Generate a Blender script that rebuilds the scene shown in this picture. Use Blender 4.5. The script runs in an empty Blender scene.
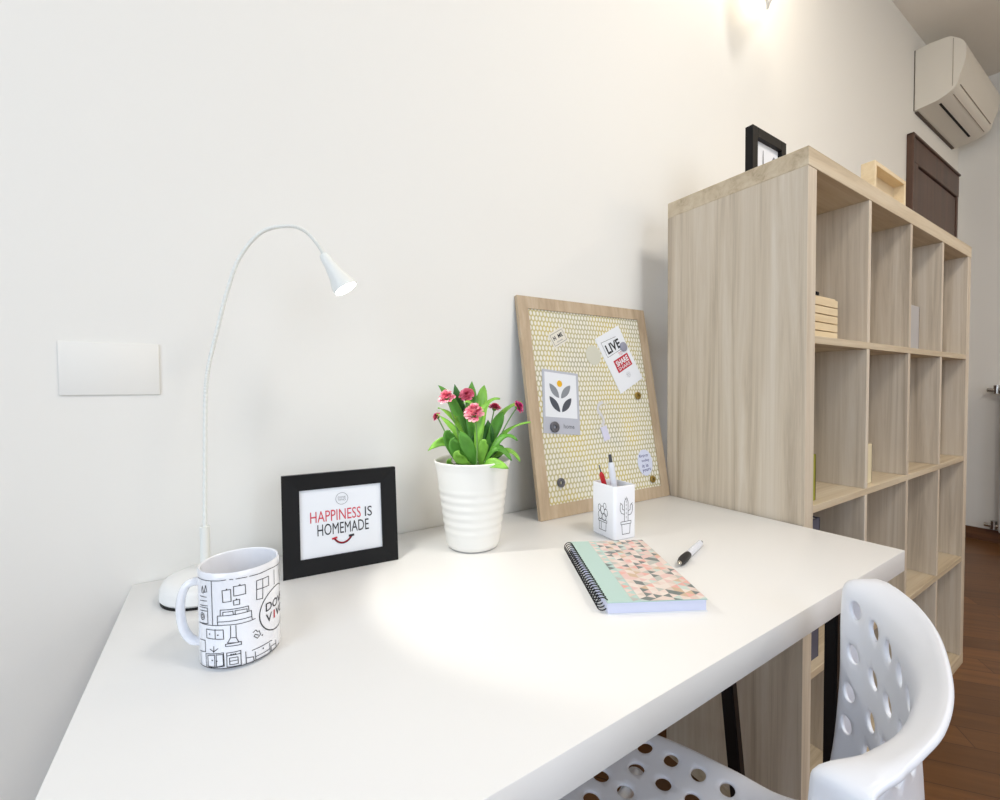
import bpy, bmesh, math, random
import numpy as np
from mathutils import Vector, Matrix, geometry
sc = bpy.context.scene
col = sc.collection
PI = math.pi
R = math.radians

# ------------------------------------------------------------------ camera
YAW, PIT, ROL, FPX, EYE = .567, -.0273, -.0077, 437.91, .9913
fw = Vector((math.sin(YAW)*math.cos(PIT), math.cos(YAW)*math.cos(PIT), math.sin(PIT)))
rt = Vector((math.cos(YAW), -math.sin(YAW), 0)); up = rt.cross(fw)
r2 = rt*math.cos(ROL)+up*math.sin(ROL); u2 = -rt*math.sin(ROL)+up*math.cos(ROL)
cd = bpy.data.cameras.new('camera'); cam = bpy.data.objects.new('camera', cd); col.objects.link(cam)
cd.sensor_width = 36; cd.sensor_fit = 'HORIZONTAL'; cd.lens = 36*FPX/1000; cd.clip_start = .02
mw = Matrix.Identity(4)
for i, v in enumerate((r2, u2, -fw)):
    for j in range(3): mw[j][i] = v[j]
mw.translation = Vector((0, 0, EYE)); cam.matrix_world = mw
sc.camera = cam

# ------------------------------------------------------------------ light
w = bpy.data.worlds.new('world'); sc.world = w; w.use_nodes = True
w.node_tree.nodes['Background'].inputs[0].default_value = (.75, .85, 1, 1)
w.node_tree.nodes['Background'].inputs[1].default_value = 1.0
def area(name, loc, target, sx, sy, energy, color):
    l = bpy.data.lights.new(name, 'AREA'); l.shape = 'RECTANGLE'; l.size = sx; l.size_y = sy
    l.energy = energy; l.color = color
    o = bpy.data.objects.new(name, l); col.objects.link(o); o.location = loc
    o.rotation_euler = (Vector(target)-Vector(loc)).to_track_quat('-Z', 'Y').to_euler()
    return o
area('window_daylight', (-1.50, -.55, 1.45), (1, -.2, 1.1), 1.3, 1.6, 30, (.70, .83, 1.0))
area('balcony_daylight', (.6, -2.35, 1.5), (.5, .8, 1.1), 1.8, 1.9, 27, (.66, .80, 1.0))
area('ceiling_light', (1.0, -.6, 2.84), (1.0, -.6, 0), .5, .5, 31, (1.0, .945, .87))
area('added_right_fill', (3.2, -1.5, 2.84), (3.2, -1.3, 0), .4, .4, 24, (1.0, .86, .68))  # added warm fill brightening the right end of the room, no known lamp
sc.view_settings.view_transform = 'Standard'; sc.view_settings.look = 'None'
sc.view_settings.gamma = 1; sc.view_settings.use_curve_mapping = False
sc.view_settings.exposure = -.36

# ------------------------------------------------------------------ helpers
def srgb(r, g, b):
    f = lambda c: (c/255/12.92) if c/255 <= .04045 else ((c/255+.055)/1.055)**2.4
    return (f(r), f(g), f(b), 1)
def mat(name, c, rough=.5, metal=0, spec=None, **kw):
    m = bpy.data.materials.new(name); m.use_nodes = True
    b = m.node_tree.nodes['Principled BSDF']
    b.inputs['Base Color'].default_value = c if len(c) == 4 else srgb(*c)
    b.inputs['Roughness'].default_value = rough; b.inputs['Metallic'].default_value = metal
    if spec is not None: b.inputs['Specular IOR Level'].default_value = spec
    for k, v in kw.items(): b.inputs[k.replace('_', ' ')].default_value = v
    return m
def nd(m, t, **kw):
    n = m.node_tree.nodes.new(t)
    for k, v in kw.items(): setattr(n, k, v)
    return n
def ln(m, a, b): m.node_tree.links.new(a, b)
def bsdf(m): return m.node_tree.nodes['Principled BSDF']
def ramp(m, stops):
    n = nd(m, 'ShaderNodeValToRGB'); e = n.color_ramp.elements
    while len(e) < len(stops): e.new(.5)
    for i, (p, c) in enumerate(stops): e[i].position = p; e[i].color = srgb(*c)
    return n
def wood(name, cols, scale, rough=.5, dist=0.0, bump=.02):
    """streaky veneer; scale is the noise scale per axis (small = along the grain)"""
    m = mat(name, cols[1], rough)
    tc = nd(m, 'ShaderNodeTexCoord'); mp = nd(m, 'ShaderNodeMapping'); mp.inputs['Scale'].default_value = scale
    ln(m, tc.outputs['Object'], mp.inputs['Vector'])
    n = nd(m, 'ShaderNodeTexNoise'); n.inputs['Scale'].default_value = 1; n.inputs['Detail'].default_value = 6
    n.inputs['Roughness'].default_value = .7; n.inputs['Distortion'].default_value = dist
    ln(m, mp.outputs['Vector'], n.inputs['Vector'])
    rp = ramp(m, [(.28, cols[0]), (.5, cols[1]), (.72, cols[2])]); ln(m, n.outputs['Fac'], rp.inputs['Fac'])
    ln(m, rp.outputs['Color'], bsdf(m).inputs['Base Color'])
    bp_ = nd(m, 'ShaderNodeBump'); bp_.inputs['Strength'].default_value = bump*5; bp_.inputs['Distance'].default_value = .002
    ln(m, n.outputs['Fac'], bp_.inputs['Height']); ln(m, bp_.outputs['Normal'], bsdf(m).inputs['Normal'])
    return m
def link(name, bm, mats, parent=None, smooth=None, M=None):
    me = bpy.data.meshes.new(name)
    if smooth is not None:
        for f in bm.faces: f.smooth = True
    bm.normal_update(); bm.to_mesh(me); bm.free()
    if not isinstance(mats, (list, tuple)): mats = [mats]
    for m in mats: me.materials.append(m)
    o = bpy.data.objects.new(name, me); col.objects.link(o)
    if parent: o.parent = parent
    if M is not None: o.matrix_basis = M
    if smooth: 
        try: me.set_sharp_from_angle(angle=R(smooth))
        except Exception: pass
    return o
def thing(name, label, cat, M=None, group=None):
    o = bpy.data.objects.new(name, None); col.objects.link(o); o.empty_display_size = .05
    if M is not None: o.matrix_world = M
    o['label'] = label; o['category'] = cat
    if group: o['group'] = group
    return o
def tag(o, label, cat, group=None):
    o['label'] = label; o['category'] = cat
    if group: o['group'] = group
    return o
def struct(o): o['kind'] = 'structure'; return o
def frame(o, ex, ey, ez=None):
    ex = Vector(ex).normalized(); ey = Vector(ey).normalized()
    ez = ex.cross(ey).normalized() if ez is None else Vector(ez).normalized()
    m = Matrix.Identity(4)
    for i, v in enumerate((ex, ey, ez)):
        for j in range(3): m[j][i] = v[j]
    m.translation = Vector(o); return m
def T(x, y, z, rz=0): return Matrix.Translation((x, y, z)) @ Matrix.Rotation(rz, 4, 'Z')
def box(bm, x0, x1, y0, y1, z0, z1, bev=0, seg=2, mi=0):
    vs = [bm.verts.new((x, y, z)) for z in (z0, z1) for y in (y0, y1) for x in (x0, x1)]
    fs = [bm.faces.new([vs[i] for i in q]) for q in ((0,2,3,1),(4,5,7,6),(0,1,5,4),(2,6,7,3),(0,4,6,2),(1,3,7,5))]
    for f in fs: f.material_index = mi
    if bev:
        es = list({e for f in fs for e in f.edges})
        bmesh.ops.bevel(bm, geom=es, offset=bev, segments=seg, profile=.5, affect='EDGES')
def bx(*a, **k):
    bm = bmesh.new(); box(bm, *a, **k); return bm
def lathe(bm, prof, n=48, cx=0, cy=0, close=False, fn=None):
    rings = []
    for r, z in prof:
        if r < 1e-6: rings.append([bm.verts.new((cx, cy, z))]); continue
        rings.append([bm.verts.new((cx+r*math.cos(2*PI*i/n), cy+r*math.sin(2*PI*i/n), z)) for i in range(n)])
    for a, b in zip(rings, rings[1:]):
        for i in range(n):
            j = (i+1) % n
            if len(a) == 1 and len(b) == 1: continue
            if len(a) == 1: bm.faces.new((a[0], b[j], b[i]))
            elif len(b) == 1: bm.faces.new((a[i], a[j], b[0]))
            else: bm.faces.new((a[i], a[j], b[j], b[i]))
    return rings
def cr_pts(pts, n=8):
    """Catmull-Rom resample"""
    P = [Vector(p) for p in pts]; out = []
    for i in range(len(P)-1):
        p0 = P[i-1] if i else 2*P[0]-P[1]; p1 = P[i]; p2 = P[i+1]; p3 = P[i+2] if i+2 < len(P) else 2*P[-1]-P[-2]
        for k in range(n):
            t = k/n
            out.append(.5*((2*p1)+(p2-p0)*t+(2*p0-5*p1+4*p2-p3)*t*t+(3*p1-p0-3*p2+p3)*t**3))
    out.append(P[-1]); return out
def tube(bm, pts, rad, n=12, caps=True, flat=None):
    """tube along pts; rad number or list; flat=(a,b) multiplies radii of the two section axes"""
    pts = [Vector(p) for p in pts]; N = len(pts)
    rs = [rad]*N if not isinstance(rad, (list, tuple)) else list(rad)
    if len(rs) != N: rs = [np.interp(i/(N-1)*(len(rs)-1), range(len(rs)), rs) for i in range(N)]
    t0 = (pts[1]-pts[0]).normalized(); ref = Vector((0, 0, 1)) if abs(t0.z) < .9 else Vector((1, 0, 0))
    nrm = (ref-t0*ref.dot(t0)).normalized(); rings = []
    fa, fb = flat or (1, 1)
    for i, p in enumerate(pts):
        t = (pts[min(i+1, N-1)]-pts[max(i-1, 0)]).normalized()
        nrm = (nrm-t*nrm.dot(t)).normalized(); b = t.cross(nrm)
        rings.append([bm.verts.new(p+nrm*math.cos(2*PI*k/n)*rs[i]*fa+b*math.sin(2*PI*k/n)*rs[i]*fb) for k in range(n)])
    for a, b in zip(rings, rings[1:]):
        for k in range(n):
            j = (k+1) % n; bm.faces.new((a[k], a[j], b[j], b[k]))
    if caps: bm.faces.new(rings[0][::-1]); bm.faces.new(rings[-1])
def strip(bm, pts, wd, fn, mi=0, closed=False, step=.003, lift=0):
    """ink line: ribbon of width wd around 2D polyline pts, mapped to 3D by fn(x,y,h)"""
    P = [Vector(p[:2]) for p in pts]
    if closed: P.append(P[0])
    for a, b in zip(P, P[1:]):
        d = b-a; L = d.length
        if L < 1e-7: continue
        d /= L; n = Vector((-d.y, d.x))*wd/2; a2 = a-d*wd*.35; b2 = b+d*wd*.35
        k = max(1, int(L/step)); prev = None
        for i in range(k+1):
            q = a2.lerp(b2, i/k)
            cur = (bm.verts.new(fn(*(q+n), lift)), bm.verts.new(fn(*(q-n), lift)))
            if prev:
                f = bm.faces.new((prev[1], cur[1], cur[0], prev[0])); f.material_index = mi
            prev = cur
def poly(bm, pts, fn, mi=0, lift=0):
    vs = [bm.verts.new(fn(p[0], p[1], lift)) for p in pts]
    f = bm.faces.new(vs); f.material_index = mi
    return f
def circle(cx, cy, r, n=24, ry=None): return [(cx+r*math.cos(2*PI*i/n), cy+(ry or r)*math.sin(2*PI*i/n)) for i in range(n)]
def text(bm, body, x0, x1, y0, y1, fn, mi=0, rot=0, bold=0, lift=0):
    """letters of the built-in font fitted to a box centred at ((x0+x1)/2,(y0+y1)/2), turned by rot"""
    cu = bpy.data.curves.new('letters', 'FONT'); cu.body = body; cu.size = 1; cu.offset = bold; cu.resolution_u = 3
    o = bpy.data.objects.new('letters', cu); col.objects.link(o)
    dg = bpy.context.evaluated_depsgraph_get(); dg.update()
    me = bpy.data.meshes.new_from_object(o.evaluated_get(dg))
    xs = [v.co.x for v in me.vertices]; ys = [v.co.y for v in me.vertices]
    ax, bx_, ay, by = min(xs), max(xs), min(ys), max(ys)
    cx, cy = (x0+x1)/2, (y0+y1)/2; c, s = math.cos(rot), math.sin(rot)
    vs = []
    for v in me.vertices:
        x = ((v.co.x-ax)/(bx_-ax)-.5)*(x1-x0); y = ((v.co.y-ay)/(by-ay)-.5)*(y1-y0)
        vs.append(bm.verts.new(fn(cx+x*c-y*s, cy+x*s+y*c, lift)))
    for p in me.polygons:
        try: f = bm.faces.new([vs[i] for i in p.vertices]); f.material_index = mi
        except ValueError: pass
    bpy.data.objects.remove(o); bpy.data.meshes.remove(me); bpy.data.curves.remove(cu)
flatmap = lambda x, y, h: (x, y, h)

# ------------------------------------------------------------------ materials
def wall_mat(name, c):
    m = mat(name, c, .75, spec=.2)
    tc = nd(m, 'ShaderNodeTexCoord'); n = nd(m, 'ShaderNodeTexNoise'); n.inputs['Scale'].default_value = 180; n.inputs['Detail'].default_value = 3
    ln(m, tc.outputs['Object'], n.inputs['Vector'])
    b = nd(m, 'ShaderNodeBump'); b.inputs['Strength'].default_value = .06; b.inputs['Distance'].default_value = .001
    ln(m, n.outputs['Fac'], b.inputs['Height']); ln(m, b.outputs['Normal'], bsdf(m).inputs['Normal']); return m
M_wall = wall_mat('wall paint', (239, 237, 231))
M_ceil = wall_mat('ceiling paint', (234, 228, 218))
M_white = mat('white laminate', (234, 233, 231), .35, spec=.4)
M_edge = mat('white edge band', (222, 226, 232), .4)
M_plastic = mat('white plastic', (235, 237, 242), .32, spec=.5)
M_enamel = mat('white enamel', (238, 238, 236), .3)
M_ceramic = mat('white ceramic', (240, 241, 246), .15, spec=.6, Coat_Weight=.3)
M_pot = mat('white pot', (238, 236, 230), .35)
M_black = mat('black paint', (13, 12, 12), .5, spec=.25)
M_blackmetal = mat('black metal', (14, 16, 18), .4, metal=.3)
M_ink = mat('black ink', (38, 38, 42), .6)
M_red = mat('red ink', (190, 30, 50), .6)
M_pinkred = mat('coral ink', (205, 62, 78), .6)
M_paper = mat('white paper', (232, 234, 238), .7)
M_chrome = mat('chrome', (190, 188, 184), .2, metal=1)
M_grey = mat('grey ink', (120, 122, 130), .6)
M_lgrey = mat('pale grey card', (186, 188, 198), .6)
M_side = wood('pale oak veneer upright', [(168, 152, 132), (206, 191, 170), (222, 211, 195)], (34, 34, 1.1), .5, .6)
M_shelf = wood('pale oak veneer level', [(170, 150, 122), (202, 184, 156), (216, 202, 178)], (1.1, 34, 34), .5, .6)
M_oak = wood('oak frame wood', [(168, 146, 120), (190, 168, 140), (204, 186, 160)], (40, 6, 40), .5, .3)
M_pine = wood('light pine', [(214, 190, 150), (226, 204, 166), (236, 218, 184)], (3, 30, 30), .5, .3)
M_dark = wood('dark walnut', [(62, 38, 26), (80, 52, 36), (96, 64, 46)], (20, 20, 1.2), .4, .5)
M_soil = mat('soil', (52, 40, 30), .9)

# ------------------------------------------------------------------ room shell
WY, XL, XR, YF, CZ = .83, -1.6, 4.08, -2.5, 2.91
def plain(name, m, *b): return struct(link(name, bx(*b), m))
m = mat('parquet', (140, 88, 48), .35)
tc = nd(m, 'ShaderNodeTexCoord'); mp = nd(m, 'ShaderNodeMapping'); mp.inputs['Rotation'].default_value = (0, 0, R(52)); ln(m, tc.outputs['Object'], mp.inputs['Vector'])
bk = nd(m, 'ShaderNodeTexBrick'); bk.inputs['Scale'].default_value = 1; bk.inputs['Brick Width'].default_value = .55; bk.inputs['Row Height'].default_value = .085
bk.inputs['Mortar Size'].default_value = .0012; bk.inputs['Color1'].default_value = srgb(120, 80, 44); bk.inputs['Color2'].default_value = srgb(98, 64, 34); bk.inputs['Mortar'].default_value = srgb(60, 36, 22)
ln(m, mp.outputs['Vector'], bk.inputs['Vector'])
mp2 = nd(m, 'ShaderNodeMapping'); mp2.inputs['Scale'].default_value = (3, 40, 1); ln(m, mp.outputs['Vector'], mp2.inputs['Vector'])
ns = nd(m, 'ShaderNodeTexNoise'); ns.inputs['Scale'].default_value = 1; ns.inputs['Detail'].default_value = 5; ln(m, mp2.outputs['Vector'], ns.inputs['Vector'])
mx = nd(m, 'ShaderNodeMixRGB', blend_type='OVERLAY'); mx.inputs['Fac'].default_value = .5
ln(m, bk.outputs['Color'], mx.inputs['Color1']); ln(m, ns.outputs['Fac'], mx.inputs['Color2']); ln(m, mx.outputs['Color'], bsdf(m).inputs['Base Color'])
M_floor = m
plain('floor', M_floor, XL-.1, XR+.1, YF-.1, WY+.1, -.1, 0)
plain('ceiling', M_ceil, XL-.1, XR+.1, YF-.1, WY+.1, CZ, CZ+.1)
DX0, DX1, DZT = 3.13, 4.0, 2.315          # doorway in the back wall
bm = bmesh.new(); box(bm, XL-.1, DX0, WY, WY+.12, 0, CZ); box(bm, DX0, DX1, WY, WY+.12, DZT, CZ); box(bm, DX1, XR+.1, WY, WY+.12, 0, CZ)
struct(link('wall_back', bm, M_wall))
plain('wall_right', M_wall, XR, XR+.1, YF-.1, WY, 0, CZ)
plain('wall_front', M_wall, XL-.1, XR, YF-.1, YF, 0, CZ)
bm = bmesh.new()
box(bm, XL-.1, XL, YF, -1.25, 0, CZ); box(bm, XL-.1, XL, .15, WY, 0, CZ); box(bm, XL-.1, XL, -1.25, .15, 0, .6); box(bm, XL-.1, XL, -1.25, .15, 2.3, CZ)
struct(link('wall_left', bm, M_wall))
bm = bmesh.new()
for a in ((-1.25, -1.19, .6, 2.3), (.09, .15, .6, 2.3), (-1.19, .09, .6, .66), (-1.19, .09, 2.24, 2.3), (-.58, -.52, .66, 2.24)):
    box(bm, XL-.08, XL-.02, a[0], a[1], a[2], a[3])
win = struct(link('window_1', bm, M_enamel))
bm = bmesh.new(); box(bm, XL-.055, XL-.045, -1.19, .09, .66, 2.24)
link('pane', bm, mat('window glass', (255, 255, 255), 0, Transmission_Weight=1.0), win)
# door with its casing
bm = bmesh.new()
box(bm, DX0-.0, DX0+.10, WY-.02, WY+.02, 0, DZT, .004); box(bm, DX1-.03, DX1+.0, WY-.02, WY+.02, 0, DZT, .004); box(bm, DX0-.0, DX1, WY-.022, WY+.02, DZT-.13, DZT, .004)
box(bm, DX0-.02, DX0+.0, WY-.03, WY, 0, DZT+.012, .003); box(bm, DX0-.02, DX1, WY-.03, WY, DZT, DZT+.012, .003)
dr = struct(link('door_1', bm, M_dark))
bm = bmesh.new(); box(bm, DX0+.105, DX1-.035, WY-.014, WY+.03, .005, DZT-.137, .003)
link('door_leaf', bm, M_dark, dr)
bm = bmesh.new(); tube(bm, [(DX0+.16, WY+.004, 1.05), (DX0+.16, WY-.045, 1.05), (DX0+.17, WY-.05, 1.05), (DX0+.28, WY-.05, 1.05)], .009, 10)
lathe(bm, [(0, 0), (.024, 0), (.024, .006), (0, .006)], 20); link('door_handle', bm, M_chrome, dr)
M_base = wood('brown skirting', [(88, 56, 36), (108, 70, 44), (124, 82, 54)], (3, 3, 40), .45)
plain('baseboard_right', M_base, XR-.014, XR, YF, WY, 0, .075)
plain('baseboard_back', M_base, XL, DX0-.02, WY-.014, WY, 0, .075)

# ------------------------------------------------------------------ desk
DZ = .7063; DX_0, DX_1, DY0, DY1 = -.116, .989, .2565, .8275
desk = thing('desk', 'white desk with a thick rectangular top standing against the wall on black metal trestles', 'desk', T(.44, .54, 0))
def local(bm, M): bmesh.ops.transform(bm, matrix=M.inverted(), verts=bm.verts); return bm
DM = T(.44, .54, 0)
link('tabletop', local(bx(DX_0, DX_1, DY0, DY1, DZ-.036, DZ, bev=.0012), DM), M_white, desk, 40)
def bar(a, b, wx, wy):
    bm = bmesh.new(); a = Vector(a); b = Vector(b)
    vs = []
    for p in (a, b):
        for sx, sy in ((-1,-1),(1,-1),(1,1),(-1,1)): vs.append(bm.verts.new(p+Vector((sx*wx/2, sy*wy/2, 0))))
    for q in ((3,2,1,0),(4,5,6,7),(0,1,5,4),(1,2,6,5),(2,3,7,6),(3,0,4,7)): bm.faces.new([vs[i] for i in q])
    bmesh.ops.bevel(bm, geom=bm.edges[:], offset=.002, segments=2, affect='EDGES'); return local(bm, DM)
zt = DZ-.037
for i, x in enumerate((.915, -.04)):
    link('leg', bar((x, .333, zt), (x, .333, 0), .02, .02), M_blackmetal, desk)
    xx = x-.07 if not i else x+.07
    link('leg', bar((xx, .512, zt), (xx, .442, 0), .018, .026), M_blackmetal, desk)
    link('leg', bar((xx, .70, zt), (xx, .765, 0), .018, .026), M_blackmetal, desk)
    link('brace', bar((xx, .455, .22), (xx, .745, .12), .014, .026), M_blackmetal, desk)
    link('top_rail', bar((x, .335, zt), (x, .335, zt-.006), .04, .04), M_blackmetal, desk)
    bm = bmesh.new(); box(bm, min(x, xx)-.012, max(x, xx)+.012, .33, .72, zt-.02, zt-.0005); link('crossbar', local(bm, DM), M_blackmetal, desk)

# ------------------------------------------------------------------ bookshelf
KX, KF, KB = .9925, .4121, .7372; TH, DV, PW, PH, KT = .038, .016, .273, .336, 1.468
KW = 2*TH+4*PW+3*DV
KM = T(KX+KW/2, (KF+KB)/2, 0)
shelf = thing('bookshelf', 'tall pale oak cube bookshelf with sixteen open cells beside the desk', 'bookshelf', KM)
def part(name, m, *b, parent=shelf, bev=.0008): return link(name, local(bx(*b, bev=bev, seg=1), KM), m, parent)
part('top_panel', M_shelf, KX, KX+KW, KF, KB, KT-TH, KT)
part('bottom_panel', M_shelf, KX, KX+KW, KF, KB, 0, TH)
part('side_panel', M_side, KX, KX+TH-.0, KF+.0006, KB, TH, KT-TH)
part('side_panel', M_side, KX+KW-TH, KX+KW, KF+.0006, KB, TH, KT-TH)
SZ = [KT-TH-PH*(j+1)-DV*j for j in range(3)]      # tops of the three shelves
for z in SZ: part('shelf', M_shelf, KX+TH, KX+KW-TH, KF+.001, KB, z-DV, z)
cells = [KT-TH]+[z-DV for z in SZ]; floors = SZ+[TH]
for j in range(4):
    for i in range(3):
        x = KX+TH+PW*(i+1)+DV*i
        part('divider', M_side, x, x+DV, KF+.001, KB, floors[j], cells[j])

# things in the bookshelf
def cellx(i): return KX+TH+(PW+DV)*i
z = SZ[0]
o = thing('wooden_box', 'small pale wooden slatted box on the upper left cell of the bookshelf', 'box', T(1.15, .455, z))
bm = bmesh.new(); box(bm, -.11, .09, -.003, .13, .001, .008)
for k in range(5): box(bm, -.11, .09, -.005, .002, .004+k*.019, .004+k*.019+.017, .001)
box(bm, -.11, -.104, .0, .13, .004, .098); box(bm, .084, .09, .0, .13, .004, .098); box(bm, -.11, .09, .125, .13, .004, .098)
link('body', bm, M_pine, o)
bm = bmesh.new(); box(bm, -.11, .09, 0, .13, .098, .102, .001); link('lid', bm, M_pine, o)
bm = bmesh.new(); tube(bm, [(-.012, 0, .102), (-.012, 0, .108), (-.003, 0, .108), (-.003, 0, .102)], .0025, 8); link('clasp', bm, M_black, o)
def book(name, label, x0, x1, y0, y1, z, h, cm):
    o = thing(name, label, {'box_file': 'box', 'magazine_file': 'box', 'notepad': 'notepad'}.get(name, 'book'), T(x0, y0, z))
    w_ = x1-x0; d = y1-y0
    bm = bmesh.new(); box(bm, 0, .0025, 0, d, 0, h); box(bm, w_-.0025, w_, 0, d, 0, h); box(bm, 0, w_, 0, .0025, 0, h)
    link('cover', bm, cm, o)
    bm = bmesh.new(); box(bm, .0026, w_-.0026, .003, d-.004, .003, h-.003); link('page_block', bm, M_paper, o); return o
book('box_file', 'upright light grey box file against the divider in the top row of the bookshelf', cellx(2)+.002, cellx(2)+.136, .430, .60, SZ[0]+.001, .126, mat('grey cover', (176, 172, 170), .6))
book('notepad', 'small upright cream notepad in the second cell of the second bookshelf row', cellx(1)+.002, cellx(1)+.080, .430, .55, SZ[1]+.001, .099, mat('cream cover', (226, 212, 176), .6))
book('book', 'yellow green book at the left end of the second bookshelf row', cellx(0)+.002, cellx(0)+.054, .430, .60, SZ[1]+.001, .100, mat('lime cover', (150, 150, 40), .6))
book('magazine_file', 'dark blue grey file at the left end of the third bookshelf row', cellx(0)+.002, cellx(0)+.077, .430, .68, SZ[2]+.001, .31, mat('navy cover', (84, 84, 100), .6))

# things on the bookshelf
FM = T(1.105, .58, KT)
o = thing('picture_frame', 'black picture frame with a photo standing on top of the tall bookshelf', 'picture frame', FM)
FW, FH = .165, .161
bm = bmesh.new()
for a in ((0, .024, 0, FH), (FW-.024, FW, 0, FH), (.024, FW-.024, 0, .024), (.024, FW-.024, FH-.024, FH)): box(bm, a[0], a[1], 0, .019, a[2], a[3], .001)
link('frame', bm, M_black, o)
bm = bmesh.new(); box(bm, .02, FW-.02, .010, .013, .02, FH-.02)
link('picture', bm, M_paper, o)
bm = bmesh.new()
V = lambda x, y, h: (x, .010-h, y)
poly(bm, [(.09, .02), (.142, .02), (.142, .105), (.12, .118), (.105, .1)], V, 0, .0004); poly(bm, [(.062, .02), (.072, .02), (.068, .12), (.066, .12)], V, 1, .0006)
link('photo_print', bm, [M_grey, M_ink], o.children[0] if False else [c for c in col.objects if c.name.startswith('picture') and c.parent == o][0])
bm = bmesh.new(); box(bm, .04, FW-.04, .017, .019, .03, FH-.03); box(bm, .07, .095, .019, .05, .0, .11); link('stand', bm, M_black, o)

OM = T(1.52, .47, KT)
o = thing('wooden_box', 'small open fronted pine box standing on top of the bookshelf', 'box', OM)
BW, BH, BD = .243, .139, .032
bm = bmesh.new()
box(bm, 0, .012, 0, BD, 0, BH, .001); box(bm, BW-.012, BW, 0, BD, 0, BH, .001); box(bm, .012, BW-.012, 0, BD, 0, .012, .001); box(bm, .012, BW-.012, 0, BD, BH-.012, BH, .001)
link('frame', bm, M_pine, o)
bm = bmesh.new(); box(bm, .012, BW-.012, BD-.006, BD, .012, BH-.012); link('back_panel', bm, M_pine, o)

# ------------------------------------------------------------------ air conditioner
AM = T(3.21, WY, 2.48)
ac = thing('air_conditioner', 'white wall mounted air conditioner high on the wall above the dark door', 'air conditioner', AM)
prof = [(0, .0), (-.03, .001), (-.082, .005), (-.105, .010), (-.138, .024), (-.163, .045), (-.175, .088), (-.194, .152), (-.197, .22), (-.185, .258), (-.155, .292), (-.128, .31), (-.06, .321), (0, .321)]
P2 = cr_pts([(0, a, b) for a, b in prof[1:-1]], 4)
pr = [Vector((0, 0, 0))]+P2+[Vector((0, 0, .321))]
AL = .73
bm = bmesh.new(); L0 = [bm.verts.new((0, p.y, p.z)) for p in pr]; L1 = [bm.verts.new((AL, p.y, p.z)) for p in pr]
for i in range(len(pr)-1): bm.faces.new((L0[i+1], L0[i], L1[i], L1[i+1]))
bm.faces.new(L0); bm.faces.new(L1[::-1]); bm.faces.new((L0[0], L0[-1], L1[-1], L1[0]))
bmesh.ops.recalc_face_normals(bm, faces=bm.faces[:])
M_ac = mat('ac plastic', (226, 220, 208), .4)
link('casing', bm, M_ac, ac, 30)
bm = bmesh.new(); box(bm, .05, AL-.10, -.098, -.089, .0045, .0075)
link('air_outlet', bm, mat('vent slot', (20, 18, 17), .8), ac)
bm = bmesh.new()
for v in ((-.165, .039, -.195, .145),):
    tube(bm, [(.045, -.170, .060), (AL-.045, -.170, .060)], .0018, 6)
tube(bm, [(.045, -.145, .0255), (AL-.045, -.145, .0255)], .0012, 6); tube(bm, [(-.0006, -.150, .05), (-.0006, -.150, .29)], .0012, 6)
link('flap_seam', bm, mat('seam line', (158, 146, 130), .8), ac)
bm = bmesh.new(); box(bm, .02, AL-.02, -.012, 0, -.006, .0); box(bm, -.002, .0, -.004, 0, .0, .32); link('mounting_plate', bm, mat('dark gap', (96, 86, 74), .8), ac)

# ------------------------------------------------------------------ radiator
RM = T(XR-.06, .40, 0)
ra = thing('radiator', 'white column radiator on the far wall past the bookshelf', 'radiator', RM)
bm = bmesh.new(); box(bm, -.03, .03, -.62, .19, .10, .13, .01); link('header_pipe', bm, M_enamel, ra)
bm = bmesh.new(); box(bm, -.03, .03, -.62, .19, .90, .93, .01); link('header_pipe', bm, M_enamel, ra)
for k in range(12):
    y = -.64+k*.0725
    bm = bmesh.new(); box(bm, -.04, .04, y, y+.05, .08, .97, .014, 3); link('column', bm, M_enamel, ra, 40)
for zz in (.985, .122):
    bm = bmesh.new(); zc = .955 if zz > .5 else .115
    tube(bm, [(0, .18, zc), (0, .232, zc), (0, .245, zc), (.0, .27, zc)], .012, 12); tube(bm, [(0, .245, zc), (.058, .245, zc)], .011, 12)
    tube(bm, [(0, .23, zc-.022), (0, .23, zc+.03)], .015, 12)
    link('valve', bm, M_chrome, ra, 40)

# ------------------------------------------------------------------ wall plate and wall lamp
o = tag(link('blank_cover_plate', bx(-.055, .055, -.0028, 0, -.0375, .0375, bev=.0015), M_wall, None, 40, T(-.132, WY, 1.023)), 'blank white cover plate on the wall left of the desk lamp', 'cover plate')

WM = T(1.448, WY, 2.27)
wl = thing('wall_lamp', 'glass wall lamp glowing at the top edge of the photo', 'wall lamp', WM)
bm = bmesh.new(); box(bm, .01, .05, -.012, 0, .07, .12, .004); link('wall_mount', bm, M_chrome, wl)
bm = bmesh.new()
pts = [(-.09, .12), (-.088, .03), (-.07, -.055), (-.042, -.115), (-.035, -.145), (-.02, -.115), (.03, -.06), (.09, 0), (.14, .03), (.15, .12)]
cp = cr_pts([(a, 0, b) for a, b in pts], 4); a = [bm.verts.new((p.x, -.11-.02*math.cos(p.x*18), p.z)) for p in cp]; b = [bm.verts.new((p.x, -.114-.02*math.cos(p.x*18), p.z)) for p in cp]
bm.faces.new(a); bm.faces.new(b[::-1])
for i in range(len(cp)): j = (i+1) % len(cp); bm.faces.new((a[i], b[i], b[j], a[j]))
link('glass_shade', bm, mat('frosted glass', (225, 226, 222), .25, Transmission_Weight=.6, Alpha=1.0), wl)
bm = bmesh.new(); tube(bm, cr_pts([(p.x, -.116-.02*math.cos(p.x*18), p.z) for p in cp[2:12]], 3), .002, 6); link('glass_rim', bm, mat('grey glass edge', (130, 130, 126), .3), wl)
bm = bmesh.new(); tube(bm, [(.03, -.02, .09), (.03, -.105, .09)], .006, 8); link('arm', bm, M_chrome, wl)
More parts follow.
